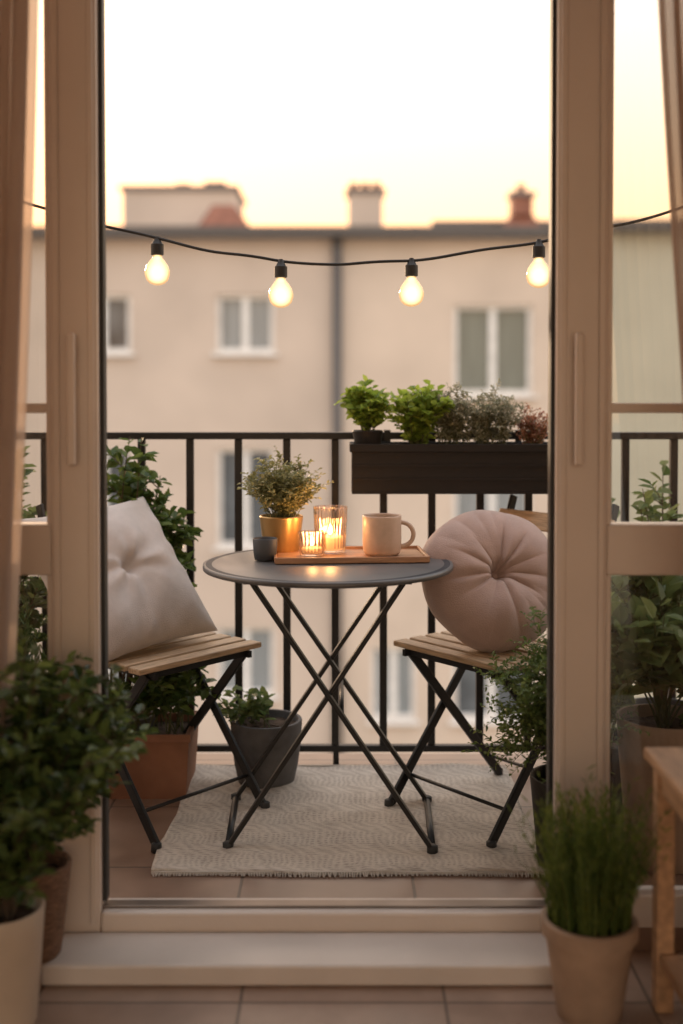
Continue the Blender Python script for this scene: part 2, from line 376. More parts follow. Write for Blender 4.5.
obj('base', G().box(-0.5185, 0.4575, -0.002, 0.075, -0.049, 0.034), M['frame'], e, bevel=0.006)
obj('track', G().box(-0.517, 0.456, 0.02, 0.05, 0.0345, 0.040), mat('track_metal', (0.22, 0.18, 0.155), 0.35, 0.8), e, bevel=0.001)
o = obj('door_sill', G().box(-0.61, 0.445, 2.30, 2.4475, -0.0495, -0.006), M['sill'], bevel=0.006, label='cream painted low wooden sill step below the balcony door', cat='sill')
e = thing('door_header', 'cream painted door header above the balcony opening', 'door frame', (0, 2.45, 2.402))
obj('beam', G().box(-1.5, 1.45, -0.02, -0.007, 0, 0.12), M['frame'], e, bevel=0.005)

# ---------------- curtains
curt = bpy.data.materials.new('sheer_linen'); curt.use_nodes = True
nt = curt.node_tree; b = nt.nodes["Principled BSDF"]; out = nt.nodes["Material Output"]
b.inputs['Base Color'].default_value = (0.52, 0.43, 0.37, 1); b.inputs['Roughness'].default_value = 0.9
tl = _n(nt, 'ShaderNodeBsdfTranslucent'); tl.inputs[0].default_value = (0.62, 0.47, 0.37, 1)
tp = _n(nt, 'ShaderNodeBsdfTransparent')
mxa = _n(nt, 'ShaderNodeMixShader'); mxa.inputs[0].default_value = 0.55; nt.links.new(b.outputs[0], mxa.inputs[1]); nt.links.new(tl.outputs[0], mxa.inputs[2])
wv = _n(nt, 'ShaderNodeTexWave', bands_direction='Z'); wv.inputs['Scale'].default_value = 160; wv.inputs['Distortion'].default_value = 1
wx = _n(nt, 'ShaderNodeTexNoise'); wx.inputs['Scale'].default_value = 300
tc = _n(nt, 'ShaderNodeTexCoord'); nt.links.new(tc.outputs['Object'], wv.inputs[0]); nt.links.new(tc.outputs['Object'], wx.inputs['Vector'])
ml = _n(nt, 'ShaderNodeMath', operation='MULTIPLY'); nt.links.new(wv.outputs['Fac'], ml.inputs[0]); nt.links.new(wx.outputs['Fac'], ml.inputs[1])
mr = _n(nt, 'ShaderNodeMapRange'); mr.inputs['To Min'].default_value = 0.06; mr.inputs['To Max'].default_value = 0.38; nt.links.new(ml.outputs[0], mr.inputs['Value'])
mxb = _n(nt, 'ShaderNodeMixShader'); nt.links.new(mr.outputs[0], mxb.inputs[0]); nt.links.new(mxa.outputs[0], mxb.inputs[1]); nt.links.new(tp.outputs[0], mxb.inputs[2])
nt.links.new(mxb.outputs[0], out.inputs[0])
def curtain(xin_top, xin_bot, xout, label, seed):
    g = G(); nu, nv = 140, 40; v = []
    for j in range(nv+1):
        t = j/nv; z = 2.35-t*2.38
        xi = xin_top+(xin_bot-xin_top)*t**1.3
        for i in range(nu+1):
            u = i/nu; x = xi+(xout-xi)*u
            a = 0.030*(0.7+0.3*math.sin(3*u+seed))
            ph = u*2*PI*13+0.5*math.sin(2.5*t+seed)
            y = a*math.sin(ph)+0.006*math.sin(u*2*PI*29+t*2)
            v.append((x+0.010*math.sin(2*ph+0.4), y, z))
    g.add(v, [(j*(nu+1)+i, j*(nu+1)+i+1, (j+1)*(nu+1)+i+1, (j+1)*(nu+1)+i) for j in range(nv) for i in range(nu)])
    e = thing('curtain', label, 'curtain', (0, 2.2, 0), group='sheer curtains')
    obj('fabric', g, curt, e, smooth=True)
curtain(-0.575, -0.675, -0.92, 'sheer beige linen curtain hanging in soft folds', 0.4)
curtain(0.588, 0.76, 0.98, 'sheer greyish linen curtain drawn aside in folds', 2.0)

# ---------------- railing
e = thing('balcony_railing', 'black metal balcony railing with thin vertical bars', 'railing', (0, 3.54, 0))
obj('top_rail', G().box(-2.15, 2.15, -0.02, 0.02, 1.008, 1.030), M['black'], e, bevel=0.003)
obj('bottom_rail', G().box(-2.15, 2.15, -0.012, 0.012, 0.04, 0.06), M['black'], e, bevel=0.002)
x = -0.1686-0.149*13
while x < 2.15:
    obj('bar', G().box(x-0.0115, x+0.0115, -0.0105, 0.0105, 0.0605, 1.0075), M['black'], e, bevel=0.002)
    x += 0.149
for x in (-2.14, -0.017, 2.14):
    obj('post', G().box(x-0.009, x+0.009, -0.009, 0.009, 0.0, 0.0395), M['black'], e)

# ---------------- buildings opposite
def wall_geo(x0, x1, z0, z1, ops, y, dep, ythick=8):
    g = G(); xs = sorted({x0, x1, *[o[0] for o in ops], *[o[1] for o in ops]}); zs = sorted({z0, z1, *[o[2] for o in ops], *[o[3] for o in ops]})
    for a, b_ in zip(xs, xs[1:]):
        for c, d in zip(zs, zs[1:]):
            mx_, mz = (a+b_)/2, (c+d)/2
            if any(o[0] < mx_ < o[1] and o[2] < mz < o[3] for o in ops): continue
            g.add([(a, y, c), (b_, y, c), (b_, y, d), (a, y, d)], [(0, 1, 2, 3)])
    for a, b_, c, d in ops:
        g.add([(a, y, c), (b_, y, c), (b_, y, d), (a, y, d), (a, y+dep, c), (b_, y+dep, c), (b_, y+dep, d), (a, y+dep, d)],
              [(0, 4, 5, 1), (1, 5, 6, 2), (2, 6, 7, 3), (3, 7, 4, 0)])
    g.add([(x0, y, z0), (x1, y, z0), (x1, y+ythick, z0), (x0, y+ythick, z0), (x0, y, z1), (x1, y, z1), (x1, y+ythick, z1), (x0, y+ythick, z1)],
          [(0, 3, 7, 4), (1, 5, 6, 2), (3, 2, 6, 7), (4, 7, 6, 5)])
    return g
M['pane'] = mat('pane_dark', (0.10, 0.11, 0.12), 0.12, nscale=2, namt=0.5, spec=0.5)
M['pane2'] = mat('pane_curtain', (0.26, 0.28, 0.29), 0.2, nscale=3, namt=0.2, stretch=(6, 1, 0.3), spec=0.5)
M['pane3'] = mat('pane_green', (0.17, 0.19, 0.17), 0.2, nscale=3, namt=0.2, stretch=(6, 1, 0.3), spec=0.5)
M['wframe'] = mat('window_frame_white', (0.78, 0.76, 0.74), 0.5)
M['gutter'] = mat('gutter_metal', (0.10, 0.088, 0.082), 0.6, 0.0)
M['roof'] = mat('roof_tin', (0.18, 0.155, 0.145), 0.7)
M['redroof'] = mat('red_tile', (0.28, 0.12, 0.08), 0.8, nscale=6, namt=0.3)
M['wallA'] = mat('render_beige', (0.57, 0.475, 0.405), 0.92, nscale=0.6, namt=0.10, bump=0.1, bscale=10)
M['wallB'] = mat('render_cream', (0.62, 0.515, 0.43), 0.92, nscale=0.6, namt=0.10, bump=0.1, bscale=10)
M['wallC'] = mat('render_green', (0.48, 0.45, 0.36), 0.92, nscale=0.7, namt=0.07, bump=0.1, bscale=10)
def building(label, x0, x1, zt, ops, wm, yf=23.0):
    e = thing('apartment_building', label, 'building', ((x0+x1)/2, yf, -10)); cx = (x0+x1)/2
    loc = lambda a, b_, c, d: (a-cx, b_-cx, c+10, d+10)
    oo = [loc(*o[:4]) for o in ops]
    obj('wall', wall_geo(x0-cx, x1-cx, 0, zt+10, oo, 0, 0.18), wm, e)
    obj('gutter', G().box(x0-cx, x1-cx, -0.35, 0.02, zt+10.002, zt+10.2), M['gutter'], e)
    g = G(); z = zt+10.2
    g.add([(x0-cx, -0.3, z), (x1-cx, -0.3, z), (x1-cx, 7.9, z+0.1), (x0-cx, 7.9, z+0.1), (x0-cx, 8, z-0.2), (x1-cx, 8, z-0.2)], [(0, 1, 2, 3), (3, 2, 5, 4)])
    obj('roof', g, M['roof'], e)
    for (a, b_, c, d), o in zip(oo, ops):
        kind = o[4]
        w = obj('window', G().box(a+0.0, b_-0.0, 0.16, 0.175, c, d), M[kind], e)
        fr = G(); t = 0.09; y0, y1 = 0.09, 0.155
        fr.box(a, a+t, y0, y1, c, d).box(b_-t, b_, y0, y1, c, d).box(a+t, b_-t, y0, y1, c, c+t).box(a+t, b_-t, y0, y1, d-t, d)
        m_ = (a+b_)/2; fr.box(m_-0.07, m_+0.07, y0, y1, c+t, d-t)
        obj('frame', fr, M['wframe'], w)
        obj('sill', G().box(a-0.08, b_+0.08, -0.12, 0.0, c-0.07, c-0.002), M['wframe'], w, bevel=0.01)
    return e
opsA = []
for col in ((-2.50, -1.34, 'pane2'), (-5.35, -4.2, 'pane'), (-8.3, -7.1, 'pane2'), (-11.3, -10.1, 'pane')):
    opsA.append((col[0], col[1], 1.9, 3.07, col[2]))
    opsA.append((col[0], col[1], -2.0, 0.0, 'pane'))
    opsA.append((col[0], col[1], -5.0, -3.6, 'pane2')); opsA.append((col[0], col[1], -8.6, -6.8, 'pane'))
opsB = []
for col in ((2.24, 3.82, 'pane3'),):
    opsB.append((col[0], col[1], 1.06, 2.86, 'pane3')); opsB.append((col[0], col[1], -2.1, -0.5, 'pane2')); opsB.append((col[0], col[1], -5.5, -3.7, 'pane'))
    opsB.append((col[0], col[1], -9, -7, 'pane'))
opsB += [(0.6, 1.5, -5.5, -4.0, 'pane2')]
opsC = [(7.6, 8.9, 0.9, 2.7, 'pane3'), (7.6, 8.9, -2.5, -0.7, 'pane'), (11, 12.2, 0.9, 2.7, 'pane3')]
bA = building('beige rendered apartment building with flat roof and white windows', -14, -0.031, 4.18, opsA, M['wallA'])
bB = building('cream rendered apartment building with large white framed window', -0.03, 5.19, 4.18, opsB, M['wallB'])
bC = building('pale green rendered apartment building', 5.2, 15, 4.25, opsC, M['wallC'], 22.6)
obj('drainpipe', G().tube([(6.93, -0.14, 14.15), (6.93, -0.14, 0)], 0.10, 10), M['gutter'], bA, smooth=True)
def roofbox(parent, name, x0, x1, z0, z1, m, y0=1.0, y1=2.2, pots=0, cap=True):
    px, py, pz = parent.location
    c = obj(name, G().box(x0-px, x1-px, y0, y1, z0-pz, z1-pz), m, parent)
    if cap: obj('cap', G().box(x0-px-0.06, x1-px+0.06, y0-0.06, y1+0.06, z1-pz+0.002, z1-pz+0.1), M['roof'], c)
    for i in range(pots):
        xx = x0-px+(x1-x0)*(i+0.5)/pots
        obj('chimney_pot', G().lathe([(0.1, 0), (0.085, 0.12), (0.1, 0.14), (0.1, 0.18)], 12, (xx, (y0+y1)/2, z1-pz+0.1)), M['redroof'], c)
roofbox(bA, 'roof_structure', -4.55, -2.2, 4.4, 5.30, M['wallA'], 1, 3)
roofbox(bA, 'chimney', -3.5, -3.2, 5.41, 5.52, M['roof'], 1.4, 1.9, 0, False)
roofbox(bA, 'chimney', -2.9, -2.45, 5.41, 5.56, M['roof'], 1.4, 1.9, 0, False)
roofbox(bB, 'chimney', 0.14, 0.86, 4.35, 5.25, M['wallA'], 1, 1.8, 3)
roofbox(bB, 'parapet', 2.0, 5.0, 4.36, 4.68, M['wallA'], 1.7, 2.0)
def hip(parent, x0, x1, z0, z1, y0, y1, l, r_, name='dormer'):
    px, py, pz = parent.location; a, b_ = x0-px, x1-px; z0 -= pz; z1 -= pz; ym = (y0+y1)/2
    obj(name, G().add([(a, y0, z0), (b_, y0, z0), (b_, y1, z0), (a, y1, z0), (a+l, ym, z1), (b_-r_, ym, z1)], [(0, 1, 5, 4), (1, 2, 5), (2, 3, 4, 5), (3, 0, 4), (0, 3, 2, 1)]), M['redroof'], parent)
hip(bA, -3.0, -1.75, 4.35, 4.95, 0.4, 0.98, .35, .45)
hip(bB, 3.3, 4.25, 4.38, 4.95, 0.9, 1.6, .3, .3)
roofbox(bB, 'chimney', 3.55, 3.98, 4.8, 5.18, M['redroof'], 1.0, 1.45, 1, True)

# ---------------- string lights
e = thing('string_light', 'string of warm glowing bulbs on a black cable', 'string lights', (0, 3.1, 1.49))
cp = [(-1.35, 1.86), (-1.088, 1.735), (-.852, 1.66), (-.633, 1.600), (-.5, 1.566), (-.33, 1.530), (-.167, 1.505), (.01, 1.496), (.188, 1.508), (.36, 1.530), (.535, 1.559), (.755, 1.604), (.972, 1.665), (1.188, 1.74), (1.4, 1.83)]
def cz(x):
    for (a, za), (b_, zb) in zip(cp, cp[1:]):
        if a <= x <= b_: return za+(zb-za)*(x-a)/(b_-a)
pts = [(x/50, 0, cz(x/50)-1.49) for x in range(-67, 70)]
pts = [(p[0], 0.003*math.sin(p[0]*30), (pts[max(i-1, 0)][2]+p[2]+pts[min(i+1, len(pts)-1)][2])/3+0.0025*math.sin(p[0]*21)) for i, p in enumerate(pts)]
obj('cable', G().tube(pts, 0.0042, 8), M['cable'], e, smooth=True)
for bx in (-.495, -.163, .188, .530):
    z = cz(bx)-1.49
    bl = obj('bulb', G().lathe([(0.012, -0.043), (0.0135, -0.05), (0.021, -0.060), (0.029, -0.072), (0.0335, -0.086), (0.0335, -0.096), (0.029, -0.110), (0.020, -0.119), (0.009, -0.1235), (0.001, -0.1245)][::-1], 24), M['bulbglass'], e, (bx, 0, z), smooth=True)
    obj('socket', G().lathe([(0.006, 0.006), (0.008, 0), (0.014, -0.012), (0.0175, -0.014), (0.0175, -0.042), (0.013, -0.044)][::-1], 20), M['cable'], bl, smooth='auto')

# ---------------- table
e = thing('bistro_table', 'round dark grey folding bistro table with crossed black legs', 'table', (-0.035, 3.0, 0))
obj('tabletop', G().lathe([(0.30, 0.694), (0.3225, 0.696), (0.3225, 0.7075), (0.316, 0.710), (0.29, 0.708)], 96), M['top'], e, smooth='auto')
obj('rim', G().lathe([(0.3228, 0.695), (0.3255, 0.696), (0.3265, 0.702), (0.3255, 0.708), (0.3228, 0.709)], 96), M['rim'], e, smooth=True)
for yo, dx in ((-0.145, 0.0), (0.20, 0.012)):
    obj('leg', G().bar((-0.195, yo, 0.69), (0.262+dx, yo-0.01, 0.012), 0.012, 0.028, (0, 1, 0)), M['black'], e, bevel=0.003)
for yo, dx in ((-0.125, 0.0), (0.22, -0.012)):
    obj('leg', G().bar((0.20, yo, 0.69), (-0.25+dx, yo-0.01, 0.012), 0.012, 0.028, (0, 1, 0)), M['black'], e, bevel=0.003)
obj('stretcher', G().tube([(0.262, -0.155, 0.014), (0.274, 0.19, 0.014)], 0.009, 10), M['black'], e, smooth=True)
obj('stretcher', G().tube([(-0.25, -0.135, 0.014), (-0.262, 0.21, 0.014)], 0.009, 10), M['black'], e, smooth=True)
obj('stretcher', G().tube([(0.035, -0.15, 0.35), (0.035, 0.225, 0.35)], 0.006, 10), M['black'], e, smooth=True)
for x_, y_ in ((0.262, -0.155), (0.274, 0.19), (-0.25, -0.135), (-0.262, 0.21)):
    obj('foot', G().lathe([(0.011, 0), (0.014, 0.003), (0.014, 0.022), (0.009, 0.025)], 14, (x_, y_-0.003, 0.0)), M['gasket'], e, smooth=True)
for y_ in (-0.145, 0.212):
    obj('apron', G().box(-0.21, 0.21, y_-0.007, y_+0.007, 0.676, 0.6935), M['black'], e)

# ---------------- chairs  (local: faces +x, origin = floor under middle of seat front edge)
def chair(loc, ang, label):
    e = thing('folding_chair', label, 'chair', (loc[0], loc[1], 0), ang, group='folding bistro chairs')
    g = G(); n = 6
    for i in range(n):
        xa = -0.36+i*0.0615
        g.box(xa, xa+0.048, -0.215, 0.215, 0.443, 0.459)
    obj('seat', g, M['wood'], e, bevel=0.004)
    g = G()
    for s in (-1, 1): g.bar((-0.36, s*0.165, 0.433), (0.0, s*0.165, 0.433), 0.012, 0.018)
    g.bar((-0.02, -0.165, 0.433), (-0.02, 0.165, 0.433), 0.012, 0.014)
    obj('seat_frame', g, M['black'], e)
    for s in (-1, 1):
        y = s*0.188
        obj('leg', G().bar((-0.475, y, 0.84), (-0.34, y, 0.45), 0.011, 0.026, (1, 0, 0)).bar((-0.34, y, 0.452), (0.03, y, 0.01), 0.011, 0.026, (1, 0, 0)), M['black'], e, bevel=0.002)
        y = s*0.172
        obj('leg', G().bar((-0.03, y, 0.434), (-0.40, y, 0.01), 0.011, 0.026, (1, 0, 0)), M['black'], e, bevel=0.002)
    for x_, w_ in ((0.03, 0.192), (-0.40, 0.178)):
        for s in (-1, 1):
            obj('foot', G().lathe([(0.011, 0), (0.014, 0.003), (0.013, 0.022), (0.008, 0.025)], 14, (x_, s*w_, 0)), M['gasket'], e, smooth=True)
    obj('stretcher', G().tube([(-0.034, -0.188, 0.085), (-0.034, 0.188, 0.085)], 0.005, 10), M['black'], e, smooth=True)
    obj('stretcher', G().tube([(-0.34, -0.172, 0.08), (-0.34, 0.172, 0.08)], 0.005, 10), M['black'], e, smooth=True)
    for z in (0.62, 0.745):
        m_ = Matrix.Translation((-0.442+(0.82-z-0.06)*0.33, 0, z)) @ Matrix.Rotation(-0.31, 4, 'Y')
        obj('backrest', G().box(0.006, 0.02, -0.21, 0.21, -0.0, 0.055, m_), M['wood'], e, bevel=0.004)
    return e
chair((-0.360, 3.02), math.atan2(-0.66, 0.75), 'wooden slatted black framed folding chair under a pale square cushion')
chair((0.278, 3.035), math.atan2(-0.64, -0.77), 'wooden slatted black framed folding chair under a round pink cushion')

# ---------------- cushions
def cushion_square(S, T, seed):
    g = G(); n = 56; r = random.Random(seed); ph = [r.uniform(0, 6) for _ in range(8)]
    for s in (1, -1):
        v = []
        for j in range(n+1):
            for i in range(n+1):
                u = -1+2*i/n; w = -1+2*j/n
                pin = 1-0.09*(1-abs(w)**2.2)*abs(u)**3; pin2 = 1-0.09*(1-abs(u)**2.2)*abs(w)**3
                t = ((1-abs(u)**2.4)*(1-abs(w)**2.4))**0.55*T
                d = math.hypot(u, w)
                t -= T*0.5*math.exp(-(d/0.10)**2)+T*0.18*math.exp(-(d/0.33)**2)
                a = math.atan2(w, u)
                t += 0.012*math.sin(7*a+ph[0])*math.exp(-((d-0.30)/0.24)**2)*(0.5+0.5*math.sin(2*a+ph[1]))
                edge = max(abs(u), abs(w))
                t += 0.008*math.sin(17*a+ph[2]+d*3)*math.exp(-((edge-0.9)/0.16)**2)*(1-edge)**0.3*(0.5+.5*math.sin(3*a+ph[3]))
                t += 0.006*math.sin(5*u+3*w+ph[4])*(1-edge**4)+0.004*math.sin(11*u-7*w+ph[5])*(1-edge**4)
                if edge > 0.9999: t = 0
                v.append((u*S/2*pin, w*S/2*pin2, s*max(t, 0)))
        f = [(j*(n+1)+i, j*(n+1)+i+1, (j+1)*(n+1)+i+1, (j+1)*(n+1)+i) for j in range(n) for i in range(n)]
        if s < 0: f = [q[::-1] for q in f]
        g.add(v, f)
    return g
def cushion_round(R, T, seed):
    g = G(); na, nr = 240, 44; r = random.Random(seed)
    ph = [r.uniform(0, 6) for _ in range(9)]
    for s in (1, -1):
        v = []
        for j in range(nr+1):
            k = j/nr
            for i in range(na):
                a = 2*PI*i/na
                t = T*(1-k**2.6)**0.5
                t -= T*0.62*math.exp(-(k/0.10)**2)+T*0.30*math.exp(-(k/0.38)**2)
                pl = abs(math.sin((11*a+ph[0]+1.3*math.sin(a*2+ph[1])+0.7*math.sin(5*a+ph[2]))/2))**0.5-0.65
                amp = 0.022*math.exp(-((k-0.34-0.08*math.sin(4*a+ph[5]))/0.29)**2)*(0.65+0.35*math.sin(3*a+ph[3]))
                pl2 = abs(math.sin((19*a+ph[4]+1.6*math.sin(3*a+ph[5]))/2))**0.7-0.6
                amp2 = 0.010*math.exp(-((k-0.85)/0.25)**2)*(1-k)**0.3*(0.5+0.5*math.sin(2*a+ph[8]))
                t += pl*amp+pl2*amp2+0.007*math.sin(3*a+ph[1])*k*(1-k)*4
                if k >= 1: t = 0
                RR = R*k*(1+0.022*math.sin(3*a+ph[6])*k+0.012*math.sin(7*a+ph[7])*k)
                v.append((RR*math.cos(a), RR*math.sin(a), s*max(t, 0.0)))
        f = [(j*na+i, j*na+(i+1) % na, (j+1)*na+(i+1) % na, (j+1)*na+i) for j in range(nr) for i in range(na)]
        if s > 0: f = [q[::-1] for q in f]
        g.add(v, f)
    return g
def orient(o, nrm, xaxis):
    z = Vector(nrm).normalized(); x = Vector(xaxis); x = (x-z*x.dot(z)).normalized(); y = z.cross(x)
    m = Matrix((x, y, z)).transposed(); o.rotation_mode = 'QUATERNION'; o.rotation_quaternion = m.to_quaternion()
def fix(o):
    w = o.modifiers.new('weld', 'WELD'); w.merge_threshold = 0.0004
    s = o.modifiers.new('sub', 'SUBSURF'); s.levels = 1; s.render_levels = 1
c = obj('cushion', cushion_square(0.47, 0.085, 4), M['linen'], smooth=True, label='pale grey square linen cushion with button on a chair', cat='cushion')
fix(c)
orient(c, (0.75*0.80, -0.66*0.80, 0.62), (0.66, 0.75, 0.10)); c.location = (-0.610, 3.12, 0.650)
obj('button', G().lathe([(0.004, -0.004), (0.014, 0), (0.014, 0.004), (0.008, 0.008), (0.001, 0.009)], 20, (0, 0, 0.028)), M['linen'], c, smooth=True)
c = obj('cushion', cushion_round(0.199, 0.105, 8), M['pink'], smooth=True, label='round dusty pink tufted velvet cushion on a chair', cat='cushion')
fix(c)
orient(c, (0.18, -0.80, 0.40), (1, 0, 0)); c.location = (0.410, 3.13, 0.644)
obj('button', G().lathe([(0.004, -0.004), (0.016, 0), (0.016, 0.004), (0.01, 0.009), (0.001, 0.010)], 20, (0, 0, 0.014)), M['pink'], c, smooth=True)

# ---------------- tabletop objects
TZ = 0.7105
e = thing('serving_tray', 'rectangular brown wooden serving tray on the table', 'tray', (0.022, 3.075, TZ), math.radians(4))
obj('base', G().box(-0.195, 0.195, -0.10, 0.10, 0, 0.009), M['traywood'], e, bevel=0.003)
obj('rim', G().box(-0.2, 0.2, -0.108, -0.1003, 0, 0.016).box(-0.2, 0.2, 0.1003, 0.108, 0, 0.016).box(-0.203, -0.1953, -0.1, 0.1, 0, 0.016).box(0.1953, 0.203, -0.1, 0.1, 0, 0.016), M['traywood'], e, bevel=0.002)
e = thing('mug', 'beige ceramic mug with round handle on the tray', 'mug', (0.108, 3.06, TZ+0.0095))
prof = [(0.036, 0), (0.046, 0.003), (0.0505, 0.012), (0.052, 0.04), (0.0515, 0.08), (0.052, 0.103), (0.0512, 0.106), (0.049, 0.106), (0.0482, 0.102), (0.0475, 0.05), (0.045, 0.015), (0.03, 0.008)]
obj('body', G().lathe(prof, 48), M['mug'], e, smooth=True)
pts = [(0.050+0.034*math.sin(t), 0, 0.055+0.032*math.cos(t)) for t in [PI*i/16 for i in range(17)]]
pts = [(0.047, 0, 0.089)]+pts+[(0.047, 0, 0.022)]
obj('handle', G().tube(pts, 0.0062, 12), M['mug'], e, smooth=True)
obj('coffee', G().lathe([(0.001, 0.088), (0.047, 0.0885)], 32), mat('coffee', (0.05, 0.02, 0.01), 0.1), e)
def candle(loc, R, H, label, rib, en):
    e = thing('candle_holder', label, 'candle holder', loc, group='glass candle holders on the tray')
    t = 0.003
    prof = [(R*0.78, 0), (R*0.86, 0.002), (R*0.9, H*0.1), (R, H*0.9), (R, H), (R-t, H), (R-t, H*0.9), (R*0.9-t, H*0.12), (R*0.5, 0.008)]
    obj('glass', G().lathe(prof, 120, rib=rib, ribamt=0.025), M['cglass'], e, smooth=True)
    ch = H*0.36
    obj('candle', G().lathe([(R*0.7, 0.009), (R*0.74, 0.011), (R*0.76, ch-0.003), (R*0.72, ch), (R*0.2, ch-0.003)], 32), M['wax'], e, smooth=True)
    obj('wick', G().tube([(0, 0, ch-0.004), (0.001, 0, ch+0.008)], 0.0009, 6), M['gasket'], e)
    obj('flame', G().lathe([(0.001, 0), (0.004, 0.004), (0.0055, 0.009), (0.0042, 0.016), (0.002, 0.023), (0.0003, 0.029)], 14, (0, 0, ch+0.004)), M['flame'], e, smooth=True)
    ld = bpy.data.lights.new('candle_light', 'POINT'); ld.energy = en; ld.color = (1, 0.52, 0.2); ld.shadow_soft_size = 0.008
    lo = bpy.data.objects.new('candle_light', ld); C.objects.link(lo); lo.parent = e; lo.location = (0, 0, ch+0.035)
candle((-0.030, 3.10, TZ+0.0095), 0.045, 0.125, 'tall ribbed glass candle holder with an added lit candle', 24, 0.7)  # candle and lamp added here so the tall glass glows by itself
candle((-0.078, 3.035, TZ+0.0095), 0.036, 0.065, 'small glass tealight holder glowing on the tray', 18, 0.4)
obj('cup', G().lathe([(0.022, 0), (0.028, 0.002), (0.031, 0.02), (0.033, 0.056), (0.031, 0.058), (0.029, 0.056), (0.027, 0.01), (0.01, 0.006)], 32), M['slate'], None, (-0.202, 3.03, TZ), smooth=True, label='small dark grey cup on the table', cat='cup')
geo = grow(11, 76, 0.185, 0.115, 0.017, 0.011, per=16, twigs=4, start=0.22, base=(0, 0, 0.085), sr=0.0011, twl=0.26, basespread=0.035)
potted('potted_herb', 'bushy pale herb in a brass pot on the table', (-0.165, 3.15, TZ), G().lathe(potprof(0.060, 0.048, 0.105, 0.004), 48), geo, L['dry'], M['stem'], 0.088, 0.055, potm=M['gold'])

# ---------------- rail planter and its plants
e = thing('planter_box', 'long black planter box hooked on the balcony railing', 'planter', (0.34, 3.43, 0.855))
g = G(); t = 0.006
X0, X1, Y0, Y1, H = -0.31, 0.31, -0.07, 0.07, 0.145
for a in ((X0, X1, Y0, Y0+t, 0, H), (X0, X1, Y1-t, Y1, 0, H), (X0, X0+t, Y0+t, Y1-t, 0, H), (X1-t, X1, Y0+t, Y1-t, 0, H), (X0+t, X1-t, Y0+t, Y1-t, 0, t)): g.box(*a)
obj('box', g, M['planter'], e, bevel=0.002)
g = G(); g.box(X0-0.006, X1+0.006, Y0-0.008, Y0-0.0003, H-0.022, H+0.002).box(X0-0.006, X1+0.006, Y1+0.0003, Y1+0.006, H-0.022, H+0.002).box(X0-0.006, X0-0.0003, Y0, Y1, H-0.022, H+0.002).box(X1+0.0003, X1+0.006, Y0, Y1, H-0.022, H+0.002)
obj('rim', g, M['planter'], e, bevel=0.002)
for z in (0.0, 0.04, 0.08): obj('ridge', G().box(X0, X1, Y0-0.004, Y0-0.0003, z, z+0.006), M['planter'], e)
obj('soil', G().box(X0+t, X1-t, Y0+t, Y1-t, 0.1, 0.125), M['soil'], e)
for hx in (-0.2, 0.2): obj('hook', G().bar((hx, Y1+0.01, 0.0), (hx, Y1+0.01, 0.18), 0.02, 0.004, (0, 1, 0)).bar((hx, Y1+0.01, 0.18), (hx, Y1+0.07, 0.18), 0.02, 0.004), M['black'], e)
def free_plant(name, label, loc, geo, lm, sm=None, cat='plant', pot=None, potm=None):
    e = thing(name, label, cat, loc)
    obj('foliage', geo[0], lm, e); obj('stem', geo[1], sm or M['stem'], e, smooth=True)
    if pot: obj('pot', pot, potm, e, smooth='auto')
free_plant('basil_plant', 'bright green basil in a small dark pot in the planter', (0.078, 3.42, 0.98), grow(21, 26, 0.175, 0.078, 0.036, 0.028, per=12, twigs=3, start=0.25, base=(0, 0, 0.03), rad_fall=0.2), L['basil'], pot=G().lathe(potprof(0.046, 0.036, 0.06, 0.003), 32), potm=M['planter'])
free_plant('basil_plant', 'bright green bushy basil growing in the planter', (0.225, 3.43, 0.976), grow(22, 36, 0.20, 0.092, 0.036, 0.028, per=12, twigs=3, start=0.15, rad_fall=0.2), L['basil'])
free_plant('herb_plant', 'grey green fine leaved herb in the planter', (0.335, 3.43, 0.976), grow(23, 48, 0.20, 0.085, 0.016, 0.009, per=24, twigs=3, start=0.2, sr=0.0012, basespread=0.04, flat=.7), L['grey'])
free_plant('herb_plant', 'grey green fine leaved herb in the planter', (0.45, 3.43, 0.976), grow(24, 50, 0.205, 0.095, 0.016, 0.009, per=24, twigs=3, start=0.2, sr=0.0012, basespread=0.04, flat=.7), L['grey'])
free_plant('heather_plant', 'rusty red heather in the planter', (0.575, 3.43, 0.976), grow(25, 36, 0.14, 0.06, 0.012, 0.007, per=18, twigs=3, start=0.2, sr=0.0012, basespread=0.03, flat=.7), L['red'])

# ---------------- balcony floor plants
e = thing('plant_box', 'plain terracotta coloured box planter with leafy green shrub', 'planter', (-0.55, 3.34, 0))
g = G()
def frust(a, b_, z0, z1): return [(-a, -a, z0), (a, -a, z0), (a, a, z0), (-a, a, z0), (-b_, -b_, z1), (b_, -b_, z1), (b_, b_, z1), (-b_, b_, z1)]
g.add(frust(0.108, 0.12, 0.0, 0.185), [(0, 3, 2, 1), (0, 1, 5, 4), (1, 2, 6, 5), (2, 3, 7, 6), (3, 0, 4, 7)])
g.add(frust(0.12, 0.108, 0.185, 0.1851)[0:4]+frust(0.108, 0.108, 0.185, 0.185)[4:8], [(0, 1, 5, 4), (1, 2, 6, 5), (2, 3, 7, 6), (3, 0, 4, 7)])
g.add(frust(0.10, 0.108, 0.13, 0.185), [(0, 4, 5, 1), (1, 5, 6, 2), (2, 6, 7, 3), (3, 7, 4, 0)])
obj('box', g, M['crate'], e)
obj('rim', G().box(-0.124, 0.124, -0.124, -0.119, 0.165, 0.188).box(-0.124, 0.124, 0.119, 0.124, 0.165, 0.188).box(-0.124, -0.119, -0.1188, 0.1188, 0.165, 0.188).box(0.119, 0.124, -0.1188, 0.1188, 0.165, 0.188), M['crate'], e, bevel=0.0015)
obj('soil', G().box(-0.103, 0.103, -0.103, 0.103, 0.135, 0.16), M['soil'], e)
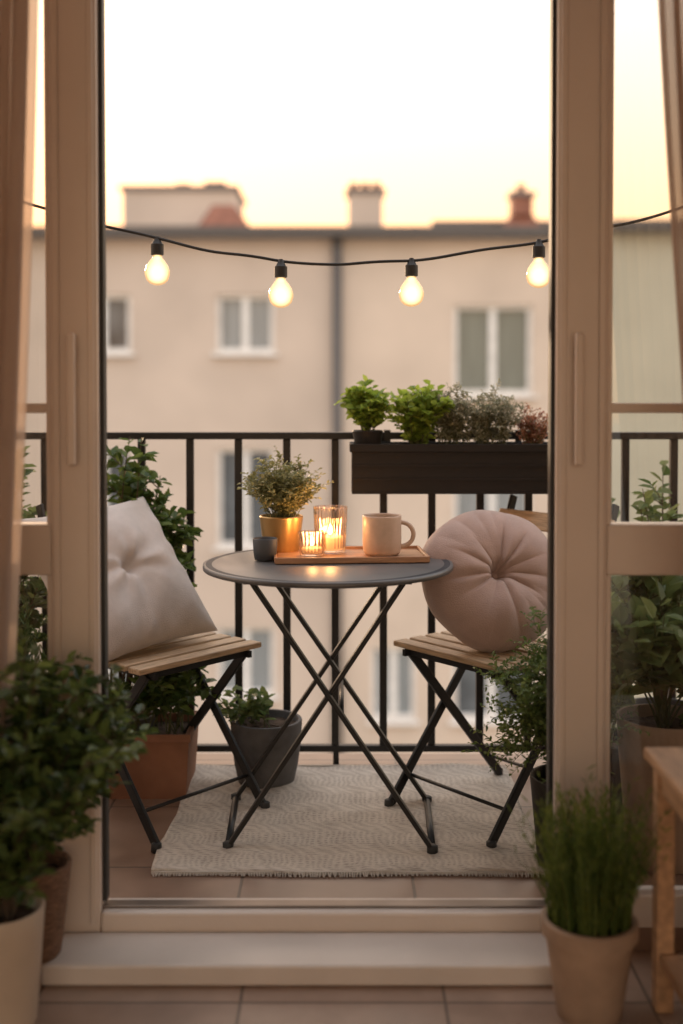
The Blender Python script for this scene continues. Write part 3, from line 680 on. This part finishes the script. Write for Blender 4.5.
gl, gs = grow(31, 34, 0.30, 0.20, 0.05, 0.032, per=12, twigs=2, base=(0.02, 0, 0.15), basespread=0.08, arch=0.25)
obj('foliage', gl, L['mid'], e); obj('stem', gs, M['stem'], e, smooth=True)
geo = grow(32, 28, 0.86, 0.19, 0.058, 0.040, per=26, twigs=6, start=0.3, base=(0, 0, 0.18), lean=(0.04, 0.0), sr=0.003, twl=0.12, hvar=0.3, basespread=0.03)
potted('potted_shrub', 'tall leafy green shrub in a dark pot by the railing', (-0.66, 3.40, 0), G().lathe(potprof(0.11, 0.085, 0.2), 40), geo, L['mid'], M['bark'], 0.17, 0.1, potm=M['greypot'])
geo = grow(33, 12, 0.12, 0.11, 0.045, 0.03, per=8, twigs=1, start=0.3, base=(-0.03, 0, 0.16), lean=(-0.05, 0), basespread=0.05)
potted('potted_plant', 'small leafy plant in a round grey concrete pot', (-0.222, 3.37, 0), G().lathe([(0.07, 0), (0.082, 0.004), (0.094, 0.06), (0.103, 0.13), (0.106, 0.185), (0.104, 0.19), (0.096, 0.19), (0.094, 0.185), (0.09, 0.15), (0.08, 0.14)], 48), geo, L['light'], M['stem'], 0.168, 0.093, potm=M['greypot'])
geo = grow(34, 22, 0.92, 0.17, 0.055, 0.04, per=22, twigs=4, start=0.2, base=(0, 0, 0.17), sr=0.003, twl=0.14)
potted('potted_shrub', 'tall light green shrub in a pot behind the door glass', (-0.95, 3.3, 0), G().lathe(potprof(0.12, 0.09, 0.2), 40), geo, L['light'], M['bark'], 0.17, 0.11, potm=M['white'])
g = blades(35, 150, 0.06, 0.1, 0.52, 0.003, needles=24, nl=0.03, base=(0, 0, 0.16))
potted('potted_conifer', 'dark needle leaved shrub in a pot behind the door glass', (-0.80, 2.85, 0), G().lathe(potprof(0.1, 0.08, 0.19), 40), (g, None), L['dark'], M['bark'], 0.16, 0.09, potm=M['greypot'])
g, gs = grow(36, 100, 0.52, 0.18, 0.020, 0.010, per=32, twigs=4, start=0.12, base=(0, 0, 0.2), lean=(-0.05, 0), sr=0.0012, twl=0.2, arch=0.7, basespread=0.04, hvar=0.7)
potted('potted_fern', 'feathery green fern spilling from its pot', (0.56, 2.78, 0), G().lathe(potprof(0.1, 0.08, 0.22), 40), (g, gs), L['fern'], M['stem'], 0.19, 0.09, potm=M['planter'])
geo = grow(37, 22, 0.44, 0.22, 0.085, 0.06, per=10, twigs=3, start=0.3, base=(0, 0, 0.33), sr=0.003, twl=0.2)
potted('potted_plant', 'broad leaved green plant in a tall tan pot', (0.79, 2.80, 0), G().lathe(potprof(0.115, 0.085, 0.36), 40), geo, L['light'], M['stem'], 0.33, 0.105, potm=M['tanpot'])
geo = grow(38, 18, 0.46, 0.15, 0.06, 0.042, per=14, twigs=2, start=0.2, base=(0, 0, 0.2), sr=0.003)
potted('potted_plant', 'dark leafy plant in a black pot', (0.72, 3.12, 0), G().lathe(potprof(0.1, 0.08, 0.21), 40), geo, L['mid'], M['stem'], 0.18, 0.09, potm=M['planter'])
geo = grow(39, 22, 0.82, 0.21, 0.058, 0.042, per=18, twigs=4, start=0.35, base=(0, 0, 0.19), sr=0.003, twl=0.14)
potted('potted_shrub', 'airy light green shrub by the railing', (0.95, 3.38, 0), G().lathe(potprof(0.12, 0.09, 0.22), 40), geo, L['light'], M['bark'], 0.19, 0.11, potm=M['greypot'])
geo = grow(40, 24, 0.50, 0.20, 0.05, 0.034, per=16, twigs=4, start=0.15, base=(0, 0, 0.19), sr=0.003, twl=0.2)
potted('potted_shrub', 'leafy green shrub in a clay pot beside the door', (0.98, 2.85, 0), G().lathe(potprof(0.11, 0.085, 0.22), 40), geo, L['mid'], M['bark'], 0.19, 0.1, potm=M['tanpot'])

# ---------------- indoor plants and stool
geo = grow(41, 34, 0.54, 0.25, 0.046, 0.028, per=24, twigs=5, start=0.18, base=(0, 0, 0.19), lean=(0.02, 0.02), sr=0.0028, twl=0.24, basespread=0.02, hvar=0.5)
potted('potted_shrub', 'dense dark green shrub in a cream ceramic pot', (-0.65, 2.17, -0.05), G().lathe(potprof(0.082, 0.066, 0.225, 0.006), 48), geo, L['indoor'], M['bark'], 0.195, 0.072, potm=M['white'])
geo = grow(42, 22, 0.42, 0.19, 0.044, 0.026, per=20, twigs=5, start=0.2, base=(0, 0, 0.19), lean=(0.06, 0.0), sr=0.0028, twl=0.26, basespread=0.02)
potted('potted_shrub', 'dark green shrub in a brown wicker basket pot', (-0.635, 2.345, -0.0035), G().lathe(potprof(0.078, 0.055, 0.19, 0.008), 48), geo, L['indoor'], M['bark'], 0.16, 0.068, potm=M['wicker'])
g = blades(43, 460, 0.075, 0.06, 0.31, 0.0034, needles=7, nl=0.022, base=(0, 0, 0.16))
potted('potted_grass', 'upright fine green grass in a tan clay pot', (0.48, 2.2, -0.05), G().lathe(potprof(0.089, 0.062, 0.19, 0.007, 0.004, 0.03), 48), (g, None), L['grass'], M['stem'], 0.162, 0.08, potm=M['tanpot'])
e = thing('wooden_bench', 'light wooden side bench with open lower shelf', 'bench', (0.80, 2.03, -0.05))
obj('top', G().box(-0.205, 0.3, -0.5, 0.22, 0.485, 0.507), M['shelfwood'], e, bevel=0.004)
for x_, y_ in ((-0.19, 0.17), (-0.19, -0.45), (0.25, 0.17), (0.25, -0.45)):
    obj('leg', G().box(x_, x_+0.035, y_, y_+0.035, 0, 0.4845), M['shelfwood'], e, bevel=0.003)
obj('shelf', G().box(-0.185, 0.28, -0.41, 0.165, 0.10, 0.12), M['shelfwood'], e, bevel=0.003)
obj('apron', G().box(-0.183, -0.165, -0.414, 0.169, 0.43, 0.4845), M['shelfwood'], e, bevel=0.002)

# ================================================================= LIGHT
EL = 10.0; AZ = -22.0   # azimuth from +Y toward -X
w = bpy.data.worlds.new("World"); bpy.context.scene.world = w; w.use_nodes = True
nt = w.node_tree; bg = nt.nodes['Background']
sky = _n(nt, 'ShaderNodeTexSky', sky_type='NISHITA'); sky.sun_disc = False
sky.sun_elevation = math.radians(EL); sky.sun_rotation = math.radians(AZ); sky.air_density = 1.4; sky.dust_density = 3.0; sky.ozone_density = 0.6
# dusk sky: dome brightness evened out by hand, then tinted warmer towards the horizon
bw = _n(nt, 'ShaderNodeRGBToBW'); nt.links.new(sky.outputs[0], bw.inputs[0])
pw = _n(nt, 'ShaderNodeMath', operation='POWER'); pw.inputs[1].default_value = -0.88; nt.links.new(bw.outputs[0], pw.inputs[0])
vm = _n(nt, 'ShaderNodeVectorMath', operation='SCALE'); nt.links.new(sky.outputs[0], vm.inputs[0]); nt.links.new(pw.outputs[0], vm.inputs['Scale'])
hs = _n(nt, 'ShaderNodeHueSaturation'); hs.inputs['Saturation'].default_value = 0.6; nt.links.new(vm.outputs[0], hs.inputs['Color'])
geo_ = _n(nt, 'ShaderNodeTexCoord'); sp = _n(nt, 'ShaderNodeSeparateXYZ'); nt.links.new(geo_.outputs['Generated'], sp.inputs[0])
cr = _n(nt, 'ShaderNodeValToRGB'); nt.links.new(sp.outputs['Z'], cr.inputs[0])
cr.color_ramp.elements[0].position = 0.12; cr.color_ramp.elements[0].color = (1.0, 0.64, 0.44, 1)
cr.color_ramp.elements[1].position = 0.36; cr.color_ramp.elements[1].color = (1.0, 0.88, 0.82, 1)
mx = _n(nt, 'ShaderNodeMix', data_type='RGBA', blend_type='MULTIPLY'); mx.inputs[0].default_value = 1
nt.links.new(hs.outputs[0], mx.inputs[6]); nt.links.new(cr.outputs[0], mx.inputs[7]); nt.links.new(mx.outputs[2], bg.inputs[0])
bg.inputs[1].default_value = 1.6
sd = bpy.data.lights.new('sun', 'SUN'); sd.energy = 2.5; sd.angle = math.radians(4); sd.color = (1, 0.70, 0.44)
so = bpy.data.objects.new('sun', sd); C.objects.link(so)
d = Vector((math.sin(math.radians(AZ))*math.cos(math.radians(EL)), math.cos(math.radians(AZ))*math.cos(math.radians(EL)), math.sin(math.radians(EL))))
so.rotation_euler = d.to_track_quat('Z', 'Y').to_euler()

# ================================================================= CAMERA
cd = bpy.data.cameras.new('camera'); cam = bpy.data.objects.new('camera', cd); C.objects.link(cam)
cam.location = (0, 0, 1.16); cam.rotation_euler = (math.radians(90-1.5), 0, 0)
cd.sensor_width = 36; cd.lens = 1150/1024*36; cd.shift_y = -0.0899
cd.clip_start = 0.05; cd.clip_end = 1500
cd.dof.use_dof = True; cd.dof.focus_distance = 3.0; cd.dof.aperture_fstop = 1.2
s = bpy.context.scene; s.camera = cam
s.view_settings.view_transform = 'Standard'; s.view_settings.look = 'None'; s.view_settings.exposure = 0
